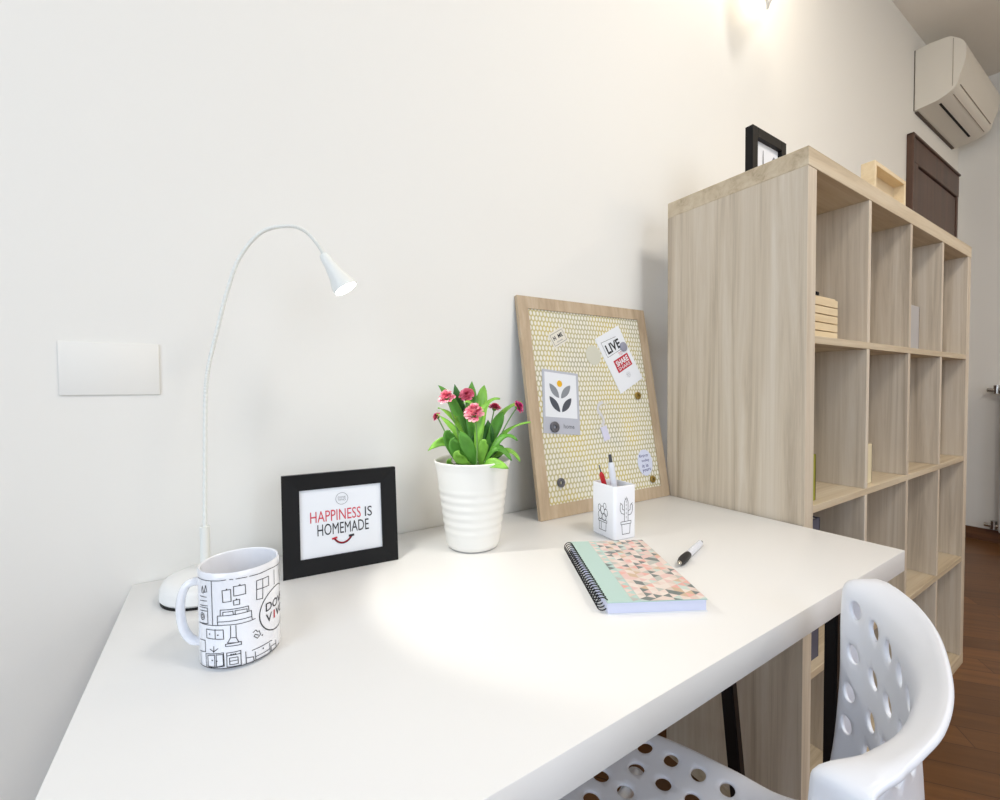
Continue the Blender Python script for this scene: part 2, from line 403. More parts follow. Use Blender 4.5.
bm = bmesh.new(); lathe(bm, [(0, -.03), (.012, -.026), (.018, -.01), (.016, .01), (.010, .024), (0, .026)], 16); bmesh.ops.translate(bm, verts=bm.verts, vec=(.10, -.07, .06))
M_bulb = mat('lit warm bulb', (255, 240, 215), .5); bsdf(M_bulb).inputs['Emission Color'].default_value = (1, .86, .66, 1); bsdf(M_bulb).inputs['Emission Strength'].default_value = 10
link('bulb', bm, M_bulb, wl)
l = bpy.data.lights.new('wall_lamp_glow', 'POINT'); l.energy = 10; l.color = (1, .90, .76); l.shadow_soft_size = .08
o = bpy.data.objects.new('wall_lamp_glow', l); col.objects.link(o); o.location = (1.50, WY-.13, 2.58)

# ------------------------------------------------------------------ chair
ROWS=[
(0.0,[0,0.045,0.09,0.13,0.155,0.158],[0.355,0.355,0.35,0.337,0.318,0.318],[0.405,0.405,0.405,0.405,0.405,0.4]),
(0.023,[0,0.047,0.094,0.137,0.168,0.173],[0.343,0.343,0.338,0.325,0.305,0.305],[0.428,0.428,0.428,0.429,0.43,0.42]),
(0.073,[0,0.048,0.096,0.142,0.182,0.19],[0.295,0.295,0.291,0.282,0.27,0.27],[0.43,0.43,0.43,0.432,0.436,0.427]),
(0.153,[0,0.049,0.098,0.147,0.191,0.2],[0.215,0.215,0.214,0.211,0.207,0.207],[0.428,0.428,0.429,0.432,0.439,0.43]),
(0.253,[0,0.05,0.1,0.148,0.192,0.202],[0.115,0.115,0.118,0.124,0.125,0.13],[0.428,0.428,0.43,0.434,0.44,0.434]),
(0.333,[0,0.05,0.1,0.15,0.192,0.203],[0.035,0.037,0.045,0.055,0.07,0.068],[0.433,0.433,0.435,0.44,0.44,0.431]),
(0.396,[0,0.05,0.1,0.152,0.197,0.21],[-0.02,-0.016,-0.004,0.012,0.035,0.028],[0.452,0.452,0.454,0.46,0.452,0.445]),
(0.454,[0,0.05,0.1,0.149,0.19,0.206],[-0.04,-0.036,-0.022,-0.004,0.018,0.002],[0.505,0.505,0.506,0.512,0.51,0.508]),
(0.574,[0,0.048,0.095,0.138,0.174,0.192],[-0.052,-0.048,-0.034,-0.016,0.008,-0.012],[0.62,0.62,0.622,0.628,0.63,0.632]),
(0.69,[0,0.046,0.09,0.13,0.163,0.184],[-0.048,-0.044,-0.033,-0.014,0.006,-0.018],[0.735,0.735,0.737,0.74,0.742,0.746]),
(0.718,[0,0.046,0.092,0.134,0.167,0.183],[-0.052,-0.048,-0.038,-0.02,-0.001,-0.024],[0.757,0.757,0.758,0.76,0.762,0.763]),
(0.745,[0,0.053,0.1,0.136,0.158,0.18],[-0.066,-0.064,-0.056,-0.044,-0.036,-0.032],[0.775,0.775,0.775,0.774,0.772,0.77])]

def crr(xs, ps, x):
    n = len(xs); i = max(0, min(n-2, int(np.searchsorted(xs, x))-1))
    x0, x1 = xs[i], xs[i+1]; t = (x-x0)/(x1-x0)
    def tan(k):
        if k == 0: return (ps[1]-ps[0])/(xs[1]-xs[0])
        if k == n-1: return (ps[-1]-ps[-2])/(xs[-1]-xs[-2])
        return (ps[k+1]-ps[k-1])/(xs[k+1]-xs[k-1])
    m0, m1 = tan(i)*(x1-x0), tan(i+1)*(x1-x0)
    return (2*t**3-3*t*t+1)*ps[i]+(t**3-2*t*t+t)*m0+(-2*t**3+3*t*t)*ps[i+1]+(t**3-t*t)*m1
UU = [-1.15, -1, -.75, -.5, -.25, 0, .25, .5, .75, 1, 1.15]
RV = [r[0] for r in ROWS]
RP = [np.array(list(zip([-q for q in a[:0:-1]]+a, b[:0:-1]+b, z[:0:-1]+z))) for _, a, b, z in ROWS]
def surf(u, v): return crr(RV, np.array([crr(UU, p, u) for p in RP]), v)
CM = Matrix.Translation((.459, .1625, 0)) @ Matrix.Rotation(R(16.7), 4, 'Z') @ Matrix.Translation((0, .0, 0))
ch = thing('chair', 'white plastic shell chair with round holes tucked under the desk', 'chair', CM)
holes = []
for sx in (1, -1):
    for q, r_ in ((.165, (.115, .160, .205, .250)), (.122, (.125, .167, .210, .255, .300)), (.078, (.093, .131, .175, .220, .265, .310)), (.036, (.102, .147, .192, .237, .282, .325))):
        for v in r_: holes.append((sx*q, v, .0115, .0115))
    for v, kx in ((.688, 1.0), (.631, 1.03), (.578, 1.07), (.535, 1.07)):
        for i, q in enumerate((.164, .127, .096, .064, .032)): holes.append((sx*q*kx, v-i*.004, .0092, .0112))
for v in (.125, .170, .215, .260, .305): holes.append((0, v, .0115, .0115))
for v in (.668, .611, .558, .515): holes.append((0, v, .0092, .0112))
SW = .23; VM = RV[-1]
# 2D domain outline with rounded corners
out = []
def arc(cx, cy, rx, ry, a0, a1, n):
    for i in range(n+1): a = a0+(a1-a0)*i/n; out.append((cx+rx*math.cos(a), cy+ry*math.sin(a)))
rc = .06; rtp = .034
arc(-SW+rc, rc, rc, rc, PI, 1.5*PI, 8)
for i in range(1, 30): out.append((-SW+rc+(2*SW-2*rc)*i/30, 0))
arc(SW-rc, rc, rc, rc, -.5*PI, 0, 8)
for i in range(1, 50): out.append((SW, rc+(VM-rc-rtp)*i/50))
arc(SW-rtp, VM-rtp, rtp, rtp, 0, .5*PI, 10)
for i in range(1, 50): out.append((SW-rtp-(2*SW-2*rtp)*i/50, VM))
arc(-SW+rtp, VM-rtp, rtp, rtp, .5*PI, PI, 10)
for i in range(1, 50): out.append((-SW, VM-rtp-(VM-rc-rtp)*i/50))
vs = [Vector(p) for p in out]; es = [(i, (i+1) % len(out)) for i in range(len(out))]
for cx, cy, rx, ry in holes:
    b = len(vs); n = 20
    for i in range(n): vs.append(Vector((cx+rx*math.cos(2*PI*i/n), cy+ry*math.sin(2*PI*i/n))))
    es += [(b+i, b+(i+1) % n) for i in range(n)]
def inside(x, y, g=0):
    if abs(x) > SW-.004 or y < .004 or y > VM-.003: return False
    for sx in (-1, 1):
        if sx*x > SW-rc and y < rc and math.hypot(sx*x-(SW-rc), y-rc) > rc-.004: return False
        if sx*x > SW-rtp and y > VM-rtp and math.hypot(sx*x-(SW-rtp), y-(VM-rtp)) > rtp-.003: return False
    return all(((x-h[0])/(h[2]+.003))**2+((y-h[1])/(h[3]+.003))**2 > 1 for h in holes)
gx = np.linspace(-SW, SW, 67)
gy = list(np.arange(.01, .68, .01))+list(np.arange(.682, VM, .005))
for y in gy:
    for x in gx:
        if inside(x, y): vs.append(Vector((x, y)))
rv, re_, rf, _, _, _ = geometry.delaunay_2d_cdt(vs, es, [list(range(len(out)))], 1, 1e-6)
bm = bmesh.new()
BVv = [bm.verts.new(surf(max(-1.15, min(1.15, p.x/.2)), max(0, min(VM, p.y)))) for p in rv]
for f in rf:
    c = sum((rv[i] for i in f), Vector((0, 0)))/len(f)
    if any(((c.x-h[0])/h[2])**2+((c.y-h[1])/h[3])**2 < .97 for h in holes): continue
    try: bm.faces.new([BVv[i] for i in f])
    except ValueError: pass
bmesh.ops.delete(bm, geom=[v for v in bm.verts if not v.link_faces], context='VERTS')
bmesh.ops.recalc_face_normals(bm, faces=bm.faces[:])
sh = link('shell', bm, mat('white chair plastic', (232, 235, 243), .3, spec=.5), ch, 60)
sd = sh.modifiers.new('thickness', 'SOLIDIFY'); sd.thickness = .0045; sd.offset = -1 
bv = sh.modifiers.new('edge', 'BEVEL'); bv.width = .0008; bv.segments = 1; bv.limit_method = 'ANGLE'; bv.angle_limit = R(50)
for sx in (-1, 1):
    for (t, bt) in (((.12, .24), (.165, .30)), ((.12, .06), (.17, -.02))):
        bm = bmesh.new(); tube(bm, [(sx*t[0], t[1], .418), (sx*bt[0], bt[1], .0)], [.013, .009], 14); link('leg', bm, M_enamel, ch, 40)
for y in (.24, .06):
    bm = bmesh.new(); tube(bm, [(-.125, y, .415), (.125, y, .415)], .009, 10); link('crossbar', bm, M_enamel, ch, 40)

# ------------------------------------------------------------------ desk lamp
LM = T(-.022, .738, DZ)
lamp = thing('desk_lamp', 'slim white gooseneck desk lamp with round base behind the mug', 'desk lamp', LM)
bm = bmesh.new(); lathe(bm, [(0, .003), (.052, .003), (.0545, .006), (.0540, .018), (.050, .026), (.04, .0305), (.012, .033), (.008, .040), (0, .040)], 48); link('base', bm, M_enamel, lamp, 40)
bm = bmesh.new(); lathe(bm, [(0, 0), (.0535, 0), (.0535, .003), (0, .003)], 48); link('rubber_foot', bm, M_black, lamp, 40)
neck = [(-.0235, .74, .735), (-.0235, .74, .7804), (-.0213, .74, .8793), (-.0186, .738, .9777), (-.0147, .735, 1.0196), (-.0042, .73, 1.0683), (.01, .722, 1.1281), (.0264, .715, 1.1772), (.0535, .706, 1.214), (.0861, .698, 1.2261), (.1078, .693, 1.2214), (.1243, .688, 1.2027), (.1335, .685, 1.185)]
M_lamp = mat('lamp enamel', (234, 236, 232), .35)
LO = Vector((-.022, .738, DZ))
fine = cr_pts([Vector(p)-LO for p in neck], 40)
bm = bmesh.new(); rr = [.0026+.0004*math.cos(i*PI/2) for i in range(len(fine))]; tube(bm, fine, rr, 10); link('neck', bm, M_lamp, lamp, 60)
bm = bmesh.new(); tube(bm, [Vector(p)-LO for p in ((-.0235, .74, .725), (-.0235, .74, .80))], .0060, 14); link('sleeve', bm, M_lamp, lamp, 40)
tip = Vector((.1335, .685, 1.185)); aim = (Vector((.395, .545, DZ))-Vector((.155, .677, 1.14))).normalized()
HM = Matrix.Translation(tip-LO) @ aim.to_track_quat('Z', 'Y').to_matrix().to_4x4()
bm = bmesh.new(); lathe(bm, [(0, -.006), (.006, -.005), (.0075, 0), (.0085, .012), (.012, .03), (.0175, .046), (.0185, .054), (.0172, .054), (.0155, .046), (.009, .03), (0, .028)], 32)
hd = link('lamp_head', bm, M_lamp, lamp, 40, HM)
M_led = mat('lit lens', (255, 255, 255), .5); bsdf(M_led).inputs['Emission Color'].default_value = (1, .98, .94, 1); bsdf(M_led).inputs['Emission Strength'].default_value = 14
bm = bmesh.new(); lathe(bm, [(.0165, .050), (.012, .0525), (0, .0535)], 28); link('lens', bm, M_led, hd, 60)
l = bpy.data.lights.new('desk_lamp_beam', 'SPOT'); l.energy = 3.9; l.color = (1, .96, .86); l.spot_size = R(63); l.spot_blend = .35; l.shadow_soft_size = .009
o = bpy.data.objects.new('desk_lamp_beam', l); col.objects.link(o)
o.location = tip+aim*.058; o.rotation_euler = aim.to_track_quat('-Z', 'Y').to_euler()

# ------------------------------------------------------------------ mug
MUG_LINES=[[[-1.323,0.093],[-0.909,0.0931],[-0.684,0.0932],[-0.497,0.0934],[-0.348,0.0939]],[[-0.266,0.0939],[-0.186,0.0937]],[[-0.118,0.0936],[0.135,0.0934]],[[0.197,0.0932],[0.466,0.0928],[0.741,0.0932],[1.476,0.0905]],[[-0.726,0.0928],[-0.717,0.0485]],[[-1.269,0.0472],[-0.953,0.0476],[-0.718,0.0478],[-0.396,0.048],[-0.072,0.0471],[0.172,0.047],[0.31,0.0475]],[[-1.169,0.0753],[-0.893,0.076]],[[-1.184,0.066],[-0.87,0.0672]],[[-1.176,0.0707],[-0.884,0.0721]],[[-1.053,0.079],[-1.102,0.0813],[-1.044,0.0863],[-1.006,0.0794]],[[-0.975,0.0805],[-0.914,0.0877],[-0.875,0.0815],[-0.975,0.0805]],[[-1.211,0.0639],[-0.872,0.065],[-0.862,0.049],[-1.216,0.0475]],[[-1.193,0.0605],[-0.875,0.0618]],[[-0.447,0.0832],[-0.244,0.0837],[-0.238,0.0715],[-0.433,0.0713],[-0.447,0.0832]],[[-0.354,0.0836],[-0.337,0.0847],[-0.321,0.0836]],[[-0.178,0.0862],[0.09,0.0859],[0.097,0.0764],[-0.176,0.0765],[-0.178,0.0862]],[[-0.059,0.0863],[-0.034,0.0873],[-0.011,0.0862]],[[-0.186,0.0719],[-0.046,0.0721],[-0.045,0.0671],[-0.181,0.0672],[-0.186,0.0719]],[[-0.13,0.0722],[-0.117,0.0733],[-0.098,0.0722]],[[-0.506,0.0583],[-0.503,0.0636],[0.152,0.063],[0.162,0.0581]],[[-0.441,0.0582],[-0.439,0.0612],[-0.204,0.0612],[-0.194,0.0576]],[[-0.154,0.058],[-0.152,0.0614],[0.117,0.0605],[0.128,0.0571]],[[-0.583,0.0525],[-0.579,0.0576],[0.22,0.0573],[0.229,0.051],[-0.583,0.0516],[-0.576,0.0483]],[[0.229,0.051],[0.236,0.0477]],[[0.368,0.0863],[0.717,0.086],[0.722,0.0761],[0.531,0.0764],[0.524,0.0653],[0.357,0.0667],[0.368,0.0863]],[[0.537,0.0862],[0.531,0.0764]],[[0.363,0.0771],[0.531,0.0764]],[[0.941,0.0893],[0.943,0.0733]],[[1.27,0.0844],[1.302,0.078]],[[-0.924,0.0432],[-0.441,0.0433],[-0.434,0.0338],[-0.919,0.0342],[-0.924,0.0432]],[[-0.655,0.0438],[-0.652,0.0347]],[[-0.265,0.0466],[-0.271,0.0344],[-0.344,0.0295],[-0.082,0.0282],[-0.143,0.0337],[-0.144,0.046]],[[-0.271,0.0344],[-0.143,0.0337]],[[-0.395,0.0284],[-0.029,0.0285],[-0.027,0.0254],[-0.392,0.0261],[-0.395,0.0284]],[[-0.703,0.02],[-0.698,0.0263]],[[-0.702,0.0209],[-0.813,0.0232]],[[-0.702,0.0209],[-0.587,0.0243]],[[-0.97,0.0175],[-0.447,0.02],[-0.434,0.0061],[-0.951,0.002],[-0.97,0.0175]],[[-0.898,0.0163],[-0.684,0.0174],[-0.683,0.0052],[-0.895,0.0052],[-0.898,0.0163]],[[-0.64,0.0178],[-0.465,0.0183],[-0.455,0.0069],[-0.639,0.0053],[-0.64,0.0178]],[[-0.371,0.0192],[-0.046,0.0193],[-0.043,0.0042],[-0.371,0.0048],[-0.371,0.0192]],[[-0.373,0.0163],[-0.048,0.0164]],[[-0.308,0.0138],[-0.114,0.0135],[-0.109,0.0066],[-0.303,0.0069],[-0.308,0.0138]],[[-0.31,0.0105],[-0.112,0.0103]],[[-1.249,0.0298],[-0.984,0.031],[-0.982,0.0192]],[[-1.275,0.0175],[-0.982,0.0192]],[[-1.223,0.0164],[-1.223,0.0027]],[[0.065,0.0164],[0.074,0.0031]],[[0.07,0.0099],[0.245,0.0084],[0.259,0.0019]],[[0.219,0.0155],[0.733,0.0155],[0.792,0.0147]],[[0.291,0.0128],[0.303,0.0024],[0.723,0.001],[0.707,0.0137]],[[0.297,0.0075],[0.715,0.0075]],[[0.754,0.0093],[0.948,0.0084],[0.977,0.0015],[0.77,0.0032],[0.754,0.0093]],[[0.952,0.0118],[0.966,0.008]],[[0.25,0.0337],[0.317,0.0354],[0.361,0.0328],[0.407,0.0329],[0.438,0.0286],[0.357,0.026],[0.269,0.0294],[0.301,0.0311],[0.39,0.0286]],[[-1.28,0.0013],[-0.931,0.002],[-0.602,0.0022],[-0.298,0.0025],[-0.015,0.0026],[0.276,0.0019],[0.563,0.0021],[0.876,0.0019],[1.16,0.0012]]]
MUG_DOTS=[[-0.817,0.039],[-0.578,0.0385],[-0.756,0.0123],[-0.629,0.0117],[0.486,0.0272],[0.507,0.0127],[-0.269,0.0175],[-0.22,0.0174],[-0.172,0.0174]]
GM = T(.0132, .552, DZ)
mug = thing('mug', 'white mug printed with black line drawings of furnished rooms', 'mug', GM)
MRd, MH = .0383, .1005
bm = bmesh.new()
lathe(bm, [(0, .0015), (.028, .0015), (.030, 0), (.034, .0008), (.0378, .004), (MRd, .008), (MRd, MH-.006), (.0381, MH-.002), (.0372, MH), (.0358, MH-.001), (.0353, MH-.006), (.0353, .012), (.030, .006), (0, .005)], 72)
link('body', bm, M_ceramic, mug, 40)
ha = R(168); hx, hy = math.cos(ha), math.sin(ha)
hp = [(.0365, .082), (.043, .083), (.050, .079), (.0545, .066), (.055, .048), (.052, .032), (.045, .021), (.0365, .018)]
bm = bmesh.new(); tube(bm, cr_pts([(r*hx, r*hy, z) for r, z in hp], 6), .0048, 14, flat=(.85, 1.25)); link('handle', bm, M_ceramic, mug, 60)
def mugmap(s, z, h):
    th = s/MRd; r = MRd+.0003+h; return (math.sin(th)*r, -math.cos(th)*r, z)
bm = bmesh.new(); LWd = .0007
for Lp in MUG_LINES: strip(bm, [(a*MRd, max(.0042, b+.0004)) for a, b in Lp], LWd, mugmap, 0, step=.002)
for a, b in MUG_DOTS: poly(bm, circle(a*MRd, b, .0008, 8), mugmap)
cs, cz_, cr_ = 1.03*MRd, .0480, .0232
strip(bm, circle(cs, cz_, cr_, 40), .0011, mugmap, 0, True, .002)
strip(bm, circle(-1.08*MRd, .0555, .0035, 14), LWd, mugmap, 0, True)
strip(bm, circle(-1.08*MRd, .0555, .0018, 10), LWd, mugmap, 0, True)
text(bm, 'DOVE', cs-.0162, cs+.0162, cz_+.0015, cz_+.0105, mugmap, 0, 0, .008)
text(bm, 'V  VO', cs-.0162, cs+.0162, cz_-.0105, cz_-.0015, mugmap, 0, 0, .008)
text(bm, 'I', cs-.0056, cs-.0034, cz_-.0105, cz_-.0015, mugmap, 1, 0, .008)
link('printed_drawing', bm, [M_ink, M_red], mug)

# ------------------------------------------------------------------ photo frame with the saying
pf0 = Vector((.0725, .722, DZ)); ex = Vector((.171, -.0155, 0)).normalized(); ey = Vector((.0012, .0135, .153)).normalized(); ey = (ey-ex*ey.dot(ex)).normalized()
PM = frame(pf0, ex, ey)
o = thing('photo_frame', 'black tabletop frame with a printed saying about happiness on white card', 'photo frame', PM)
w_, h_, b_ = .1725, .154, .0245
bm = bmesh.new()
def mitre(bm, q, z0, z1):
    lo = [bm.verts.new((x, y, z0)) for x, y in q]; hi = [bm.verts.new((x, y, z1 if k in (0, 1) else z1-.002)) for k, (x, y) in enumerate(q)]
    bm.faces.new(lo[::-1]); bm.faces.new(hi)
    for i in range(4): j = (i+1) % 4; bm.faces.new((lo[i], lo[j], hi[j], hi[i]))
A = [(0, 0), (w_, 0), (w_, h_), (0, h_)]; I = [(b_, b_), (w_-b_, b_), (w_-b_, h_-b_), (b_, h_-b_)]
for k in range(4): j = (k+1) % 4; mitre(bm, [A[k], A[j], I[j], I[k]], -.010, .004)
link('frame', bm, M_black, o)
bm = bmesh.new(); box(bm, b_-.003, w_-b_+.003, b_-.003, h_-b_+.003, -.004, -.001); cardp = link('card', bm, M_paper, o)
bm = bmesh.new(); L_ = .0004
text(bm, 'HAPPINESS', .0392, .1150, .0775, .0948, flatmap, 0, R(0), .0, L_-.001)
text(bm, 'IS', .1215, .1328, .0777, .0936, flatmap, 1, 0, .0, L_-.001)
text(bm, 'HOMEMADE', .0492, .1270, .0563, .0740, flatmap, 1, 0, .0, L_-.001)
strip(bm, circle(.0865, .1108, .0092, 28), .0006, flatmap, 2, True, lift=L_-.001)
text(bm, 'DOVE', .0807, .0923, .1113, .1143, flatmap, 2, 0, .0, L_-.001); text(bm, 'VIVO', .0807, .0923, .1073, .1103, flatmap, 2, 0, .0, L_-.001)
sm = cr_pts([(.0735, .0495, 0), (.079, .0435, 0), (.0865, .0410, 0), (.094, .0436, 0), (.1, .0500, 0)], 5)
strip(bm, sm[:12], .0030, flatmap, 3, lift=L_-.001); strip(bm, sm[11:], .0030, flatmap, 3, lift=L_-.001)
strip(bm, [(.0712, .0495), (.0770, .0505)], .0030, flatmap, 3, lift=L_-.0009); strip(bm, [(.0965, .0505), (.1025, .0510)], .0034, flatmap, 1, lift=L_-.0009)
strip(bm, [(p.x, p.y-.0012) for p in sm], .0007, flatmap, 1, lift=L_-.0008)
link('lettering', bm, [M_pinkred, M_ink, M_grey, M_red], cardp)
bm = bmesh.new(); box(bm, .05, .12, .03, .12, -.013, -.0102); box(bm, .075, .097, .004, .1, -.0155, -.0132); link('easel_back', bm, M_black, o)

# ------------------------------------------------------------------ pin board
b0 = Vector((.5675, .7365, DZ)); ex = Vector((.4215, -.0085, 0)).normalized(); ey = Vector((.0022, .0885, .497)).normalized(); ey = (ey-ex*ey.dot(ex)).normalized()
BM = frame(b0, ex, ey)
brd = thing('pin_board', 'wood framed pin board covered in yellow dotted fabric leaning on the wall', 'pin board', BM)
bw, bh, bb = .4205, .503, .0285
bm = bmesh.new()
A = [(0, 0), (bw, 0), (bw, bh), (0, bh)]; I = [(bb, bb), (bw-bb, bb), (bw-bb, bh-bb), (bb, bh-bb)]
def mitre2(bm, q, z0, z1):
    lo = [bm.verts.new((x, y, z0)) for x, y in q]; hi = [bm.verts.new((x, y, z1)) for x, y in q]
    bm.faces.new(lo[::-1]); bm.faces.new(hi)
    for i in range(4): j = (i+1) % 4; bm.faces.new((lo[i], lo[j], hi[j], hi[i]))
for k in range(4): j = (k+1) % 4; mitre2(bm, [A[k], A[j], I[j], I[k]], -.006, .004)
link('frame', bm, M_oak, brd)
m = mat('dotted fabric', (200, 190, 120), .85)
tc = nd(m, 'ShaderNodeTexCoord'); sx_ = nd(m, 'ShaderNodeSeparateXYZ')
nz = nd(m, 'ShaderNodeTexNoise'); nz.inputs['Scale'].default_value = 14; ln(m, tc.outputs['Object'], nz.inputs['Vector'])
vm = nd(m, 'ShaderNodeVectorMath', operation='MULTIPLY_ADD'); ln(m, nz.outputs['Color'], vm.inputs[0]); vm.inputs[1].default_value = (.006, .004, 0); ln(m, tc.outputs['Object'], vm.inputs[2])
ln(m, vm.outputs[0], sx_.inputs[0])
def math_(op, a, b=None):
    n = nd(m, 'ShaderNodeMath', operation=op)
    for i, v in enumerate((a, b)):
        if v is None: continue
        if isinstance(v, (int, float)): n.inputs[i].default_value = v
        else: ln(m, v, n.inputs[i])
    return n.outputs[0]
rowv = math_('MULTIPLY', sx_.outputs['Y'], 1/.0118)
rowi = math_('FLOOR', rowv)
off = math_('MULTIPLY', math_('MODULO', rowi, 2), .5)
xv = math_('ADD', math_('MULTIPLY', sx_.outputs['X'], 1/.0098), off)
fx = math_('SUBTRACT', math_('FRACT', xv), .5); fy = math_('SUBTRACT', math_('FRACT', rowv), .5)
d2 = math_('ADD', math_('POWER', math_('MULTIPLY', fx, 2.9), 2), math_('POWER', math_('MULTIPLY', fy, 2.25), 2))
dot = math_('LESS_THAN', d2, 1.0)
nb = nd(m, 'ShaderNodeTexNoise'); nb.inputs['Scale'].default_value = 9; nb.inputs['Detail'].default_value = 3; ln(m, tc.outputs['Object'], nb.inputs['Vector'])
bgc = ramp(m, [(.3, (208, 190, 112)), (.5, (194, 184, 140)), (.7, (178, 174, 150))]); ln(m, nb.outputs['Fac'], bgc.inputs['Fac'])
mx = nd(m, 'ShaderNodeMixRGB'); ln(m, dot, mx.inputs['Fac']); ln(m, bgc.outputs['Color'], mx.inputs['Color1']); mx.inputs['Color2'].default_value = srgb(232, 228, 216)
ln(m, mx.outputs['Color'], bsdf(m).inputs['Base Color'])
bm = bmesh.new(); box(bm, bb-.004, bw-bb+.004, bb-.004, bh-bb+.004, -.004, .0012); link('fabric_panel', bm, m, brd)
bm = bmesh.new(); box(bm, .004, bw-.004, .004, bh-.004, -.0068, -.0061); link('backing', bm, M_dark, brd)
# everything pinned to the board is a thing of its own, laid out in the board's plane
def onboard(x, y, rot=0, lift=.0014): return BM @ Matrix.Translation((x, y, lift)) @ Matrix.Rotation(rot, 4, 'Z')
def card(name, label, cat, x, y, w_, h_, rot, m, lift=.0014):
    o = thing(name, label, cat, onboard(x, y, rot, lift))
    bm = bmesh.new(); box(bm, -w_/2, w_/2, -h_/2, h_/2, 0, .0012); link('card', bm, m, o); return o
# LIVE to SHARE card
rot = math.atan2(.4569-.4132, .3138-.2317)
o = card('paper_card', 'tilted white card reading LIVE to share with a red block pinned on the board', 'card', .3028, .3624, .098, .155, rot-R(3), M_paper)
bm = bmesh.new(); L_ = .0014
strip(bm, [(-.036, .0610), (.022, .0560)], .0009, flatmap, 0, lift=L_); strip(bm, [(-.036, .0605), (-.036, .0200), (.020, .0200)], .0009, flatmap, 0, lift=L_)
text(bm, 'LIVE', -.0290, .0270, .0250, .0500, flatmap, 0, 0, .03, L_)
text(bm, 'TO', .0050, .0190, .0070, .0160, flatmap, 1, 0, .0, L_)
poly(bm, [(-.024, -.030), (.036, -.030), (.036, .004), (-.024, .004)], flatmap, 1, L_)
text(bm, 'SHARE', -.019, .031, -.015, .000, flatmap, 2, 0, .03, L_+.0004); text(bm, 'SHARE', -.019, .031, -.0265, -.0175, flatmap, 2, 0, .0, L_+.0004)
strip(bm, circle(.006, -.047, .0068, 20), .0006, flatmap, 3, True, lift=L_); text(bm, 'DOVE', .0018, .0102, -.0465, -.0435, flatmap, 3, 0, 0, L_); text(bm, 'VIVO', .0018, .0102, -.0505, -.0475, flatmap, 3, 0, 0, L_)
link('lettering', bm, [M_ink, M_red, M_paper, M_grey], o)
def disc(name, label, cat, x, y, r, th, m, lift=.0014, hole=0):
    bm = bmesh.new()
    if hole: lathe(bm, [(hole, 0), (r, 0), (r, th*.7), (r*.85, th), (hole*1.2, th*.9), (hole, th*.3), (hole, 0)], 28)
    else: lathe(bm, [(0, 0), (r, 0), (r, th*.7), (r*.85, th), (0, th)], 28)
    return tag(link(name, bm, m, None, 40, onboard(x, y, 0, lift)), label, cat)
M_glassy = mat('milky tag', (216, 214, 216), .5); M_gold = mat('brass pin', (158, 132, 66), .35, metal=.7); M_steel = mat('dark steel', (98, 98, 104), .4, metal=.3)
disc('round_magnet', 'translucent grey round magnet holding the tilted card on the board', 'magnet', .3222, .3961, .0125, .003, mat('translucent grey', (150, 150, 165), .4), lift=.0036)
# flower card
ax = Vector((.108, -.0105)); o = card('greeting_card', 'white card with grey leaf drawing and yellow dot inside a grey sleeve', 'card', .0945, .2545, .106, .147, R(-6), M_lgrey)
FMi = (BM @ Matrix.Translation((.0945, .2545, .0014)) @ Matrix.Rotation(R(-6), 4, 'Z')).inverted()
cm_, sm_ = math.cos(R(6)), math.sin(R(6))
def fc(x, y): dx, dy = x-.0945, y-.2545; return (dx*cm_-dy*sm_, dx*sm_+dy*cm_)
bm = bmesh.new(); L_ = .0014
box(bm, -.047, .046, -.036, .068, .0012, .0015); link('insert', bm, M_paper, o)
bm = bmesh.new(); L_ = .0018
poly(bm, circle(*fc(.0947, .298), .0078, 20), flatmap, 0, L_)
def leafshape(a, b, wd):
    a = Vector(a); b = Vector(b); d = b-a; n = Vector((-d.y, d.x)).normalized(); t = [(i/10) for i in range(11)]
    l_ = [a+d*q+n*wd*math.sin(PI*q)**.8 for q in t]; r_ = [a+d*q-n*wd*math.sin(PI*q)**.8 for q in t[::-1]][1:-1]
    return [(p.x, p.y) for p in l_+r_]
for a, b, mi in (((.0653, .299), (.0888, .2645), 1), ((.1262, .2935), (.0942, .2635), 1), ((.0612, .2695), (.0872, .2315), 2), ((.1250, .2632), (.0925, .2315), 2)):
    poly(bm, leafshape(fc(*a), fc(*b), .0085), flatmap, mi, L_)
text(bm, 'home', .004, .036, -.0605, -.0500, flatmap, 3, 0, .02, L_-.0004)
link('drawing', bm, [mat('yellow ink', (232, 178, 30), .6), mat('mid grey ink', (138, 142, 148), .6), mat('charcoal ink', (74, 78, 88), .6), M_grey], o)
disc('round_magnet', 'dark round magnet at the foot of the leaf drawing card', 'magnet', .0655, .1985, .0125, .004, M_steel, .0032, .0035)
# little home card
o = card('paper_tag', 'small tilted square white tag at the upper left of the board', 'tag', .1082, .4095, .0505, .0375, R(27), mat('cream tag', (228, 222, 208), .7))
bm = bmesh.new(); strip(bm, [(-.021, -.014), (.021, -.014), (.021, .014), (-.021, .014)], .0008, flatmap, 0, True, lift=.0014)
text(bm, 'H  ME', -.016, .016, -.002, .008, flatmap, 0, 0, .03, .0014); text(bm, 'sweet', -.010, .010, -.010, -.006, flatmap, 1, 0, 0, .0014); link('lettering', bm, [M_ink, M_grey], o)
disc('round_magnet', 'dark steel ring magnet low on the left of the board', 'magnet', .0667, .074, .0105, .004, M_steel, hole=.0035)
disc('push_pin', 'brass push pin on the right of the board under the tilted card', 'pin', .3519, .2659, .010, .005, M_gold, hole=.003)
disc('push_pin', 'brass push pin at the bottom right corner of the board', 'pin', .3640, .0480, .009, .005, M_gold, hole=.003)
disc('round_sticker', 'pale translucent round sticker in the middle top of the board', 'sticker', .2142, .3705, .025, .0006, mat('translucent sticker', (208, 206, 190), .5))
o = thing('paper_tag', 'round white tag with blue handwriting at the lower right of the board', 'tag', onboard(.3455, .0925))
